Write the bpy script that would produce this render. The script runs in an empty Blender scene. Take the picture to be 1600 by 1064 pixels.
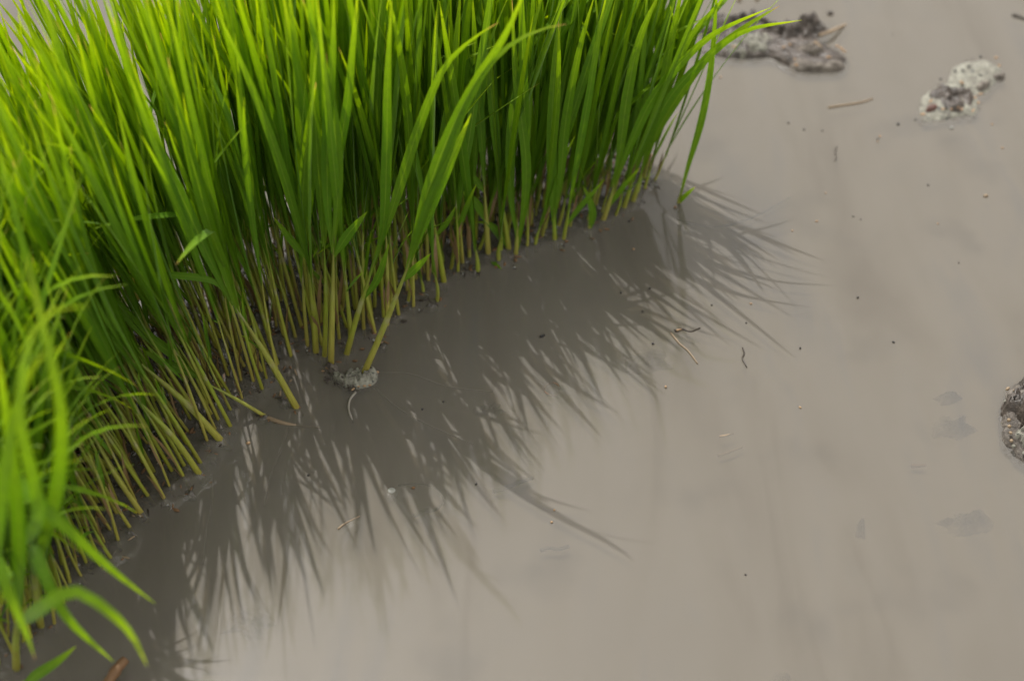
import bpy, math, random
import numpy as np
from mathutils import Vector, Matrix, noise

R = math.radians
scene = bpy.context.scene
COL = scene.collection

# ------------------------------------------------------------------ camera
PITCH, CAM_H, FPX = R(45), 0.318, 2222.0          # FPX: focal length in pixels of the 1600 wide photograph
cam_data = bpy.data.cameras.new('camera')
cam_data.sensor_width = 36.0
cam_data.lens = FPX / 1600 * 36
cam_data.clip_start, cam_data.clip_end = 0.01, 500
cam = bpy.data.objects.new('camera', cam_data)
COL.objects.link(cam)
cam.location = (0, 0, CAM_H)
cam.rotation_euler = (R(90) - PITCH, 0, 0)
cam_data.dof.use_dof = True
cam_data.dof.focus_distance = 0.418
cam_data.dof.aperture_fstop = 10.0
scene.camera = cam

# ------------------------------------------------------------------ sky, sun, exposure
SUN_FROM = Vector((-0.22, 0.51, 1.0)).normalized()   # towards the sun: behind the plants, a little to the left
elev = math.asin(SUN_FROM.z)
azim = math.atan2(SUN_FROM.x, SUN_FROM.y)
world = bpy.data.worlds.new('World')
scene.world = world
world.use_nodes = True
wn = world.node_tree
wn.nodes.clear()
sky = wn.nodes.new('ShaderNodeTexSky')
sky.sky_type = 'NISHITA'
sky.sun_disc = False
sky.sun_elevation = elev
sky.sun_rotation = azim
sky.air_density, sky.dust_density, sky.ozone_density = 1.0, 6.0, 0.6
hsv = wn.nodes.new('ShaderNodeHueSaturation')
hsv.inputs['Saturation'].default_value = 0.25
bg = wn.nodes.new('ShaderNodeBackground')
bg.inputs['Strength'].default_value = 0.135
wo = wn.nodes.new('ShaderNodeOutputWorld')
wn.links.new(sky.outputs[0], hsv.inputs['Color'])
veil = wn.nodes.new('ShaderNodeMix')          # thin bright cloud veil over the whole sky
veil.data_type = 'RGBA'
veil.inputs[0].default_value = 0.55
veil.inputs[7].default_value = (8.1, 7.75, 6.9, 1)
wn.links.new(hsv.outputs[0], veil.inputs[6])
wn.links.new(veil.outputs[2], bg.inputs[0])
wn.links.new(bg.outputs[0], wo.inputs[0])

sun_data = bpy.data.lights.new('sun', 'SUN')
sun_data.energy = 2.9
sun_data.angle = R(0.5)
sun_data.color = (1.0, 0.965, 0.915)
sun = bpy.data.objects.new('sun', sun_data)
COL.objects.link(sun)
sun.rotation_euler = SUN_FROM.to_track_quat('Z', 'Y').to_euler()
sun.location = SUN_FROM * 5

vs = scene.view_settings
vs.view_transform = 'Standard'
vs.look = 'None'
vs.exposure = 0.35
vs.gamma = 1.0
vs.use_curve_mapping = False
scene.cycles.max_bounces = 10
scene.cycles.transparent_max_bounces = 12
scene.cycles.transmission_bounces = 8

# ------------------------------------------------------------------ helpers
def ray(px, py):
    x, y = (px - 800) / FPX, -(py - 532) / FPX
    c, s = math.cos(PITCH), math.sin(PITCH)
    return Vector((x, y * s + c, y * c - s))

def at_z(px, py, z=0.0):
    d = ray(px, py)
    t = (z - CAM_H) / d.z
    return Vector((0, 0, CAM_H)) + d * t

def at_y(px, py, y):
    d = ray(px, py)
    return Vector((0, 0, CAM_H)) + d * (y / d.y)

def to_px(v):
    c, s = math.cos(PITCH), math.sin(PITCH)
    w = Vector(v) - Vector((0, 0, CAM_H))
    f = w.y * c - w.z * s
    u = w.y * s + w.z * c
    return 800 + FPX * w.x / f, 532 - FPX * u / f

def tag(o, label=None, cat=None, group=None, kind=None):
    for k, v in (('label', label), ('category', cat), ('group', group), ('kind', kind)):
        if v: o[k] = v
    return o

def link(name, mesh, parent=None, loc=None):
    o = bpy.data.objects.new(name, mesh)
    COL.objects.link(o)
    if parent: o.parent = parent
    if loc is not None: o.location = loc
    return o

def thing(name, label, cat, loc=(0, 0, 0), group=None):
    return tag(link(name, None, None, loc), label, cat, group)

def make_mesh(name, geo, mats):
    """geo: list of (verts, faces, uvs per vert, material index)"""
    V, F, U, M = [], [], [], []
    for verts, faces, uvs, mi in geo:
        b = len(V)
        V += [tuple(v) for v in verts]
        F += [tuple(i + b for i in f) for f in faces]
        U += list(uvs)
        M += [mi] * len(faces)
    me = bpy.data.meshes.new(name)
    me.from_pydata(V, [], F)
    me.polygons.foreach_set('material_index', M)
    me.polygons.foreach_set('use_smooth', [True] * len(F))
    uvl = me.uv_layers.new(name='UVMap')
    li = np.empty(len(me.loops), dtype=np.int32)
    me.loops.foreach_get('vertex_index', li)
    uvl.data.foreach_set('uv', np.array(U, dtype=np.float32)[li].ravel())
    for m in mats: me.materials.append(m)
    me.update()
    return me

# ------------------------------------------------------------------ materials
class NT:
    def __init__(self, name):
        self.m = bpy.data.materials.new(name)
        self.m.use_nodes = True
        self.t = self.m.node_tree
        self.t.nodes.clear()
        self.out = self.n('OutputMaterial')
    def n(self, kind, **kw):
        nd = self.t.nodes.new('ShaderNode' + kind)
        for k, v in kw.items(): setattr(nd, k, v)
        return nd
    def set(self, nd, **kw):
        for k, v in kw.items():
            s = nd.inputs[k.replace('_', ' ')]
            if isinstance(v, bpy.types.NodeSocket): self.t.links.new(v, s)
            else: s.default_value = v
        return nd
    def link(self, a, b): self.t.links.new(a, b)
    def math(self, op, a, b=0.0, clamp=False):
        nd = self.n('Math', operation=op, use_clamp=clamp)
        for i, v in enumerate((a, b)):
            if isinstance(v, bpy.types.NodeSocket): self.link(v, nd.inputs[i])
            else: nd.inputs[i].default_value = v
        return nd.outputs[0]
    def ramp(self, fac, stops):
        nd = self.n('ValToRGB')
        el = nd.color_ramp.elements
        while len(el) < len(stops): el.new(0.5)
        for e, (p, c) in zip(el, stops):
            e.position = p
            e.color = (*c, 1)
        self.link(fac, nd.inputs[0])
        return nd.outputs[0]
    def mix(self, fac, a, b, blend='MIX'):
        nd = self.n('Mix', data_type='RGBA', blend_type=blend)
        for i, v in ((0, fac), (6, a), (7, b)):
            if isinstance(v, bpy.types.NodeSocket): self.link(v, nd.inputs[i])
            elif i == 0: nd.inputs[0].default_value = v
            else: nd.inputs[i].default_value = (*v, 1)
        return nd.outputs[2]
    def noise(self, scale, detail=3, vec=None, rough=0.55):
        nd = self.n('TexNoise')
        self.set(nd, Scale=scale, Detail=detail, Roughness=rough)
        if vec is None: vec = self.n('TexCoord').outputs['Object']
        self.link(vec, nd.inputs['Vector'])
        return nd.outputs['Fac']
    def bump(self, h, strength, dist):
        nd = self.n('Bump')
        self.set(nd, Strength=strength, Distance=dist, Height=h)
        return nd.outputs[0]

def leaf_material():
    k = NT('leaf_blade')
    uv = k.n('UVMap', uv_map='UVMap')
    sep = k.n('SeparateXYZ')
    k.link(uv.outputs[0], sep.inputs[0])
    u, v = sep.outputs[0], sep.outputs[1]
    obj = k.n('ObjectInfo')
    geo = k.n('NewGeometry')
    rnd = k.math('FRACT', k.math('ADD', k.math('MULTIPLY', obj.outputs['Random'], 7.31), geo.outputs['Random Per Island']))
    rnd2 = k.math('FRACT', k.math('MULTIPLY', rnd, 13.7))
    # pigment along the blade: paler at the collar, full green in the middle, young tip with backlit glow painted in as yellow
    green = k.ramp(v, [(0.0, (0.11, 0.18, 0.014)), (0.14, (0.046, 0.138, 0.002)), (0.55, (0.046, 0.144, 0.002)), (0.85, (0.110, 0.200, 0.003)), (1.0, (0.22, 0.26, 0.015))])
    green = k.mix(rnd, green, (0.045, 0.12, 0.010))
    nd = green.node
    nd.inputs[0].default_value = 0.5
    k.link(k.math('MULTIPLY', rnd, 0.55), nd.inputs[0])
    green = k.mix(k.math('MULTIPLY', rnd2, 0.25), green, (0.11, 0.19, 0.004))
    # parallel veins and midrib
    vein = k.math('SINE', k.math('MULTIPLY', u, 58.0))
    veinf = k.math('MULTIPLY', k.math('ADD', vein, 1.0), 0.20)
    green = k.mix(veinf, green, (0.14, 0.25, 0.010))
    mid = k.math('SUBTRACT', 1.0, k.math('MULTIPLY', k.math('ABSOLUTE', k.math('SUBTRACT', u, 0.5)), 16.0), clamp=True)
    green = k.mix(k.math('MULTIPLY', mid, 0.65), green, (0.17, 0.27, 0.03))
    # blotches and dried tips
    tc = k.n('TexCoord')
    blot = k.noise(420, 3, tc.outputs['Object'])
    green = k.mix(k.math('MULTIPLY', k.math('SUBTRACT', blot, 0.45, clamp=True), 1.2), green, (0.05, 0.10, 0.015))
    dry = k.math('MULTIPLY', k.math('GREATER_THAN', rnd2, 0.72), k.math('MULTIPLY', k.math('SUBTRACT', v, 0.955, clamp=True), 26.0, clamp=True))
    green = k.mix(dry, green, (0.30, 0.19, 0.06))
    d = k.n('BsdfDiffuse')
    hd = k.n('HueSaturation'); k.set(hd, Value=2.1, Color=green)
    k.set(d, Color=hd.outputs[0])
    hs = k.n('HueSaturation')
    k.set(hs, Hue=0.478, Saturation=1.08, Value=k.math('ADD', 0.95, k.math('MULTIPLY', k.math('POWER', v, 3.0), 2.6)), Color=green)      # the thin young tip lets more light through
    tr = k.n('BsdfTranslucent')
    k.set(tr, Color=hs.outputs[0])
    g = k.n('BsdfGlossy')
    k.set(g, Roughness=0.5, Color=(0.9, 0.95, 0.9, 1))
    bmp = k.bump(vein, 0.25, 0.0001)
    k.link(bmp, d.inputs['Normal']); k.link(bmp, g.inputs['Normal'])
    m1 = k.n('MixShader'); m1.inputs[0].default_value = 0.58
    k.link(d.outputs[0], m1.inputs[1]); k.link(tr.outputs[0], m1.inputs[2])
    lw = k.n('LayerWeight'); lw.inputs['Blend'].default_value = 0.5      # the same on both faces of the blade
    m2 = k.n('MixShader')
    k.link(k.math('ADD', k.math('MULTIPLY', k.math('POWER', lw.outputs['Facing'], 4.0), 0.20), 0.012), m2.inputs[0])
    k.link(m1.outputs[0], m2.inputs[1]); k.link(g.outputs[0], m2.inputs[2])
    k.link(m2.outputs[0], k.out.inputs[0])
    return k.m

def stem_material():
    k = NT('stem_sheath')
    uv = k.n('UVMap', uv_map='UVMap')
    sep = k.n('SeparateXYZ')
    k.link(uv.outputs[0], sep.inputs[0])
    u, v = sep.outputs[0], sep.outputs[1]
    obj = k.n('ObjectInfo')
    geo = k.n('NewGeometry')
    rnd = k.math('FRACT', k.math('ADD', k.math('MULTIPLY', obj.outputs['Random'], 5.13), geo.outputs['Random Per Island']))
    col = k.ramp(v, [(0.0, (0.50, 0.40, 0.030)), (0.22, (0.48, 0.48, 0.055)), (0.5, (0.36, 0.47, 0.04)), (0.85, (0.11, 0.22, 0.008)), (1.0, (0.08, 0.18, 0.005))])
    pale = k.mix(rnd, (0.58, 0.48, 0.18), (0.26, 0.42, 0.03))
    col = k.mix(0.38, col, pale)
    tc = k.n('TexCoord')
    mp = k.n('Mapping'); mp.inputs['Scale'].default_value = (1, 1, 0.12)
    k.link(tc.outputs['Object'], mp.inputs[0])
    n1 = k.noise(900, 3, mp.outputs[0])
    col = k.mix(k.math('MULTIPLY', k.math('SUBTRACT', n1, 0.42, clamp=True), 2.0, clamp=True), col, (0.28, 0.20, 0.05))
    n2 = k.noise(110, 2, tc.outputs['Object'])
    sheath = k.math('MULTIPLY', k.math('SUBTRACT', n2, 0.56, clamp=True), 7.0, clamp=True)
    col = k.mix(k.math('MULTIPLY', sheath, 0.55), col, (0.52, 0.45, 0.38))
    stri = k.math('SINE', k.math('MULTIPLY', u, 75.0))
    col = k.mix(k.math('MULTIPLY', k.math('ADD', stri, 1.0), 0.10), col, (0.24, 0.24, 0.05))
    p = k.n('BsdfPrincipled')
    k.set(p, Base_Color=col, Roughness=0.42)
    p.inputs['Subsurface Weight'].default_value = 0.0
    k.link(k.bump(stri, 0.3, 0.0001), p.inputs['Normal'])
    tr = k.n('BsdfTranslucent'); k.set(tr, Color=col)
    m = k.n('MixShader'); m.inputs[0].default_value = 0.28
    k.link(p.outputs[0], m.inputs[1]); k.link(tr.outputs[0], m.inputs[2])
    k.link(m.outputs[0], k.out.inputs[0])
    return k.m

def water_material():
    k = NT('turbid_water')
    tc = k.n('TexCoord')
    mp = k.n('Mapping'); mp.inputs['Scale'].default_value = (2.2, 0.38, 1)  # stretched noise puts faint vertical reflection bands into the water colour
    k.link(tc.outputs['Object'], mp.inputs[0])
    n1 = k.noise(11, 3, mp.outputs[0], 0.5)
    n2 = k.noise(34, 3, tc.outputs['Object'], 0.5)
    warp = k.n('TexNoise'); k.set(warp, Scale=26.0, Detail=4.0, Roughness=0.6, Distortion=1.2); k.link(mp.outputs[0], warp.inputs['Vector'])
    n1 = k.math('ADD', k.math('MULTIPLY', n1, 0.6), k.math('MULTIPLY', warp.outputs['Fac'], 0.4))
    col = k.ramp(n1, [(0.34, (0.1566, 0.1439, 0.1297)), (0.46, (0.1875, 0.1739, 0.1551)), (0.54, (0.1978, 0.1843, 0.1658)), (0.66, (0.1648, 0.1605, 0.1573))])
    col = k.mix(k.math('MULTIPLY', k.math('SUBTRACT', n2, 0.56, clamp=True), 2.2, clamp=True), col, (0.1134, 0.1125, 0.1131))
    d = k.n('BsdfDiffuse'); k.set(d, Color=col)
    tp = k.n('BsdfTransparent'); k.set(tp, Color=(0.94, 0.88, 0.74, 1))
    m1 = k.n('MixShader'); m1.inputs[0].default_value = 0.40
    k.link(d.outputs[0], m1.inputs[1]); k.link(tp.outputs[0], m1.inputs[2])
    g = k.n('BsdfGlossy'); k.set(g, Roughness=0.055, Color=(1, 1, 1, 1))
    fr = k.n('Fresnel'); fr.inputs['IOR'].default_value = 1.333
    m2 = k.n('MixShader')
    k.link(fr.outputs[0], m2.inputs[0])
    k.link(m1.outputs[0], m2.inputs[1]); k.link(g.outputs[0], m2.inputs[2])
    k.link(m2.outputs[0], k.out.inputs[0])
    return k.m

def mud_bed_material():
    k = NT('settled_silt')
    n1 = k.noise(18, 4)
    col = k.ramp(n1, [(0.3, (0.1696, 0.1484, 0.1187)), (0.55, (0.212, 0.1908, 0.1611)), (0.75, (0.1611, 0.1526, 0.1399))])
    p = k.n('BsdfDiffuse'); k.set(p, Color=col)
    k.link(p.outputs[0], k.out.inputs[0])
    return k.m

def mud_material(name, c_dark, c_mid, c_pale, scale, rough, bump, lo=0.35, hi=0.68, specks=0.0):
    k = NT(name)
    tc = k.n('TexCoord')
    n1 = k.noise(scale, 5, tc.outputs['Object'], 0.62)
    n2 = k.noise(scale * 4.5, 4, tc.outputs['Object'], 0.65)
    f = k.math('ADD', k.math('MULTIPLY', n1, 0.65), k.math('MULTIPLY', n2, 0.35))
    col = k.ramp(f, [(lo, c_dark), ((lo + hi) / 2, c_mid), (hi, c_pale)])
    if specks:
        n3 = k.noise(scale * 2.6, 2, tc.outputs['Object'], 0.5)
        col = k.mix(k.math('MULTIPLY', k.math('SUBTRACT', n3, 0.60, clamp=True), 14.0, clamp=True), col, (0.05, 0.055, 0.055))
    p = k.n('BsdfPrincipled')
    k.set(p, Base_Color=col, Roughness=rough)
    k.link(k.bump(f, bump, 0.0012), p.inputs['Normal'])
    k.link(p.outputs[0], k.out.inputs[0])
    return k.m

def drowned_material():
    k = NT('murk_hazed_lump')
    n1 = k.noise(300, 5)
    geo = k.n('NewGeometry')
    sep = k.n('SeparateXYZ'); k.link(geo.outputs['Position'], sep.inputs[0])
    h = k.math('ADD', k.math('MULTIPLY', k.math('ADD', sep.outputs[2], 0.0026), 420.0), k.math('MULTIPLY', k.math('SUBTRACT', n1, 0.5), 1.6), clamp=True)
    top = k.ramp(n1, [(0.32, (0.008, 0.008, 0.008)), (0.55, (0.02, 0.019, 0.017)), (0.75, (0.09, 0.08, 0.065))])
    col = k.mix(h, (0.169, 0.152, 0.130), top)          # low flanks take the bed colour: murky water's haze painted by height
    p = k.n('BsdfDiffuse'); k.set(p, Color=col)
    k.link(p.outputs[0], k.out.inputs[0])
    return k.m

def plain(name, c, rough=0.6, var=0.35, scale=500):
    k = NT(name)
    n1 = k.noise(scale, 3)
    col = k.mix(k.math('MULTIPLY', n1, var * 2, clamp=True), c, tuple(x * 0.45 for x in c))
    p = k.n('BsdfPrincipled'); k.set(p, Base_Color=col, Roughness=rough)
    k.link(p.outputs[0], k.out.inputs[0])
    return k.m

M_LEAF, M_STEM = leaf_material(), stem_material()
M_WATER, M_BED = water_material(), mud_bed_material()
M_DARK = mud_material('wet_dark_mud', (0.020, 0.016, 0.013), (0.065, 0.052, 0.043), (0.16, 0.13, 0.11), 240, 0.38, 0.9)
M_GREY = mud_material('grey_silty_mud', (0.055, 0.046, 0.038), (0.15, 0.13, 0.11), (0.27, 0.24, 0.205), 260, 0.75, 0.8)
M_MENISCUS = mud_material('meniscus_grey', (0.03, 0.026, 0.022), (0.10, 0.09, 0.08), (0.22, 0.20, 0.18), 400, 0.22, 0.7)  # shiny grey for the lumps that stand for sky-reflecting menisci
M_BROWNMUD = mud_material('brown_mud', (0.022, 0.018, 0.014), (0.095, 0.080, 0.066), (0.24, 0.21, 0.18), 230, 0.6, 1.0)
M_DROWNED = drowned_material()
M_PALE = mud_material('pale_drying_crust', (0.085, 0.076, 0.063), (0.23, 0.224, 0.185), (0.345, 0.345, 0.29), 330, 0.8, 0.7, specks=1)
M_HUSK = plain('straw_husk', (0.42, 0.27, 0.15), 0.5)
M_STRAW = plain('dry_straw', (0.30, 0.22, 0.14), 0.6)
M_BROWN = plain('brown_stalk', (0.20, 0.105, 0.045), 0.6)
M_BLACK = plain('black_seed', (0.014, 0.013, 0.014), 0.35)
M_ROOT = plain('pale_root', (0.33, 0.30, 0.26), 0.55)
M_TWIGSUB = plain('silted_twig', (0.07, 0.06, 0.05), 0.8)
M_RED = plain('reddish_leaf_scrap', (0.11, 0.050, 0.038), 0.6)
M_DRY = plain('withered_sheath', (0.26, 0.17, 0.075), 0.6)
M_OLIVE = plain('drowned_leaf', (0.10, 0.095, 0.06), 0.6)
M_LITTER = plain('soaked_litter', (0.045, 0.032, 0.022), 0.4)
M_BUBBLE = plain('scum_flake', (0.30, 0.30, 0.275), 0.25, 0.15)

# ------------------------------------------------------------------ shape builders
def catmull(pts, n):
    pts = [Vector(p) for p in pts]
    if len(pts) == 2:
        return [pts[0].lerp(pts[1], i / (n - 1)) for i in range(n)]
    P = [pts[0] * 2 - pts[1]] + pts + [pts[-1] * 2 - pts[-2]]
    dense = []
    for i in range(1, len(P) - 2):
        a, b, c, d = P[i - 1:i + 3]
        for j in range(12):
            t = j / 12
            dense.append(0.5 * ((2 * b) + (c - a) * t + (2 * a - 5 * b + 4 * c - d) * t * t + (3 * b - a - 3 * c + d) * t ** 3))
    dense.append(pts[-1])
    L = [0]
    for i in range(1, len(dense)): L.append(L[-1] + (dense[i] - dense[i - 1]).length)
    out, j = [], 0
    for i in range(n):
        s = L[-1] * i / (n - 1)
        while j < len(L) - 2 and L[j + 1] < s: j += 1
        t = (s - L[j]) / max(1e-9, L[j + 1] - L[j])
        out.append(dense[j].lerp(dense[j + 1], min(1, t)))
    return out

def width_profile(s, base=0.55):
    grow = min(1, s / 0.38)
    grow = grow * grow * (3 - 2 * grow)
    w = base + (1 - base) * grow
    if s > 0.40:
        q = (s - 0.40) / 0.60
        w *= max(0.0, 1 - q ** 1.7) ** 0.85
    return max(w, 0.02)

def blade_geo(path, width, face, twist=0.0, fold=0.9, base=0.40):
    """a grass blade: folded along the midrib at its collar and flattening outwards; `face` is the direction its face looks to"""
    n = len(path)
    V, F, U = [], [], []
    for i, p in enumerate(path):
        s = i / (n - 1)
        t = (path[min(n - 1, i + 1)] - path[max(0, i - 1)]).normalized()
        f = Vector(face)
        f = (f - t * f.dot(t))
        if f.length < 1e-4: f = t.orthogonal()
        f.normalize()
        f = Matrix.Rotation(twist * s, 3, t) @ f
        side = t.cross(f).normalized()
        w = width * 0.89 * width_profile(s, base) * 0.5
        a = fold * max(0.25, 1 - s * 2.2)               # fold angle
        lift = math.sin(a) * w
        V += [p - side * w * math.cos(a) + f * lift, p - f * 0.0, p + side * w * math.cos(a) + f * lift]
        U += [(0, s), (0.5, s), (1, s)]
    for i in range(n - 1):
        b = i * 3
        F += [(b, b + 1, b + 4, b + 3), (b + 1, b + 2, b + 5, b + 4)]
    return V, F, U, 0

def tube_geo(path, r0, r1, sides=6, squash=0.8, cap=True, wob=0.0, seed=0, neck=False):
    n = len(path)
    V, F, U = [], [], []
    ref = Vector((0.3, 0.9, 0.2))
    for i, p in enumerate(path):
        s = i / (n - 1)
        t = (path[min(n - 1, i + 1)] - path[max(0, i - 1)]).normalized()
        a = (ref - t * ref.dot(t)).normalized()
        b = t.cross(a)
        r = r0 + (r1 - r0) * s
        if neck and s > 0.5: r *= max(0.12, 1 - 0.9 * ((s - 0.5) / 0.5) ** 1.2)
        if wob: r *= 1 + wob * noise.noise(p * 700 + Vector((seed, 0, 0)))
        for j in range(sides):
            q = 2 * math.pi * j / sides
            V.append(p + a * math.cos(q) * r * squash + b * math.sin(q) * r)
            U.append((j / sides, s))
    for i in range(n - 1):
        for j in range(sides):
            k = (j + 1) % sides
            F.append((i * sides + j, i * sides + k, (i + 1) * sides + k, (i + 1) * sides + j))
    if cap:
        F.append(tuple(range(sides - 1, -1, -1)))
        F.append(tuple((n - 1) * sides + j for j in range(sides)))
    return V, F, U, 0

def grain_geo(c, r, l, ang, tilt=0.0, segs=6):
    """a seed- or chip-like grain lying along ang"""
    d = Vector((math.cos(ang) * math.cos(tilt), math.sin(ang) * math.cos(tilt), math.sin(tilt)))
    pts = [Vector(c) + d * l * (t - 0.5) for t in (0, .15, .5, .85, 1)]
    rad = [0.15, .7, 1, .7, .15]
    V, F, U = [], [], []
    a = d.orthogonal().normalized(); b = d.cross(a)
    for p, q in zip(pts, rad):
        for j in range(segs):
            th = 2 * math.pi * j / segs
            V.append(p + (a * math.cos(th) + b * math.sin(th)) * r * q); U.append((j / segs, q))
    for i in range(4):
        for j in range(segs):
            k2 = (j + 1) % segs
            F.append((i * segs + j, i * segs + k2, (i + 1) * segs + k2, (i + 1) * segs + j))
    F += [tuple(range(segs - 1, -1, -1)), tuple(4 * segs + j for j in range(segs))]
    return V, F, U, 0

def lump_geo(outline, centre, h, rings=14, around=72, rough=0.35, fine=0.18, sink=0.0015, seed=0, power=0.55, z0=0.0, jag=0.10):
    """a lump with the given outline (world xy), `h` high, its rim dipping under the water"""
    pts = [Vector((p[0], p[1], 0)) for p in outline]
    rim = catmull(pts + [pts[0]], around + 1)[:-1]
    c = Vector((centre[0], centre[1], 0))
    V, F, U = [], [], []
    off = Vector((seed * 3.1, seed * 1.7, seed * 0.9))
    size = sum((p - c).length for p in rim) / around
    for i in range(rings + 1):
        s = i / rings
        for p in rim:
            j = 1 + jag * noise.noise(p * 260 + off) * (0.3 + 0.7 * s) + jag * 0.6 * noise.noise(p * 900 + off)
            q = c + (p - c) * s * j
            prof = max(0.0, 1 - s ** 2.6) ** power
            nz = noise.fractal(q * 150 + off, 0.9, 2.1, 4)
            nf = noise.noise(q * 1100 + off)
            z = h * (prof * (0.75 + rough * nz) + fine * nf * (0.4 + 0.6 * prof)) - sink * s ** 6
            V.append((q.x, q.y, z0 + z)); U.append((0.5, s))
    for i in range(rings):
        for j in range(around):
            k = (j + 1) % around
            F.append((i * around + j, (i + 1) * around + j, (i + 1) * around + k, i * around + k))
    return V, F, U, 0

def px_outline(pts, z=0.0):
    return [tuple(at_z(x, y, z)) for x, y in pts]

# ------------------------------------------------------------------ where the seedlings stand
rng = random.Random(11)
FRONT = [(1030, 292), (1000, 312), (962, 338), (918, 358), (868, 378), (806, 398), (745, 420), (694, 440), (668, 482), (622, 496), (598, 520),
         (540, 545), (500, 552), (455, 545), (440, 600), (392, 618), (345, 682), (300, 742), (225, 800), (185, 868), (140, 905), (70, 985), (-20, 1075), (-120, 1140)]
BACK = [(-330, 1100), (-330, 860), (-220, 670), (-80, 550), (40, 500), (150, 460), (260, 420), (380, 350), (510, 295), (640, 258), (760, 238), (870, 228), (960, 228), (1015, 250)]
poly = [at_z(x, y) for x, y in FRONT + BACK]
front_w = [at_z(x, y) for x, y in FRONT]

def inside(x, y):
    c = False
    n = len(poly)
    for i in range(n):
        a, b = poly[i], poly[(i + 1) % n]
        if (a.y > y) != (b.y > y) and x < (b.x - a.x) * (y - a.y) / (b.y - a.y) + a.x: c = not c
    return c

def front_distance(p):
    best = 9
    for i in range(len(front_w) - 1):
        a, b = front_w[i], front_w[i + 1]
        ab = b - a
        t = max(0, min(1, (p - a).dot(ab) / ab.dot(ab)))
        best = min(best, (a + ab * t - p).length)
    return best

LEAN = [  # ground pixel, lean to the right, lean away from the camera
    (1040, 280, 0.25, 0.13), (960, 330, 0.18, 0.08), (870, 370, 0.10, 0.03), (760, 410, 0.03, 0.0), (640, 470, 0.02, 0.0), (540, 540, 0.0, 0.0),
    (470, 560, -0.05, 0.0), (400, 610, -0.16, 0.0), (330, 690, -0.26, 0.0), (250, 780, -0.24, -0.02), (170, 870, -0.06, -0.02), (60, 980, 0.20, -0.05),
    (900, 280, 0.12, 0.12), (650, 330, -0.02, 0.08), (400, 380, -0.14, 0.06), (200, 450, -0.22, 0.02), (60, 560, -0.22, 0.0), (100, 750, -0.16, -0.02), (-100, 900, 0.22, -0.02)]
LEANW = [(at_z(a, b), c, d) for a, b, c, d in LEAN]

def lean_at(p):
    W = lx = ly = 0
    for q, a, b in LEANW:
        w = 1 / ((p - q).length_squared + 2e-4) ** 1.5
        W += w; lx += w * a; ly += w * b
    return lx / W, ly / W

cand = []
xs = [p.x for p in poly]; ys = [p.y for p in poly]
def try_add(p, dmin):
    for q in cand:
        if (q - p).length < dmin: return False
    cand.append(p); return True
# the outer row first, close together, then the inside of the mat
for i in range(len(front_w) - 1):
    a, b = front_w[i], front_w[i + 1]
    n = max(1, int((b - a).length / 0.0036))
    for j in range(n):
        p = a.lerp(b, (j + rng.random() * 0.8) / n)
        p += Vector((rng.uniform(-.0026, .0016), rng.uniform(-.001, .005), 0))
        try_add(p, 0.0027)
for _ in range(30000):
    p = Vector((rng.uniform(min(xs), max(xs)), rng.uniform(min(ys), max(ys)), 0))
    if inside(p.x, p.y): try_add(p, 0.0037)
for _ in range(6000):                      # the near corner is the thickest part
    p = at_z(rng.uniform(-90, 170), rng.uniform(760, 1010))
    if inside(p.x, p.y): try_add(p, 0.0029)

# ------------------------------------------------------------------ seedling kinds
def bent_path(p0, theta, phi, length, curl, sway, n=13, power=1.6, kink=0):
    pts, p = [], Vector(p0)
    pts.append(p.copy())
    for i in range(1, n):
        s = i / (n - 1)
        th = theta + curl * s ** power
        if kink and s > kink: th += 0.75
        ph = phi + sway * s
        p = p + Vector((math.sin(th) * math.cos(ph), math.sin(th) * math.sin(ph), math.cos(th))) * (length / (n - 1))
        pts.append(p.copy())
    return pts

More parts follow.
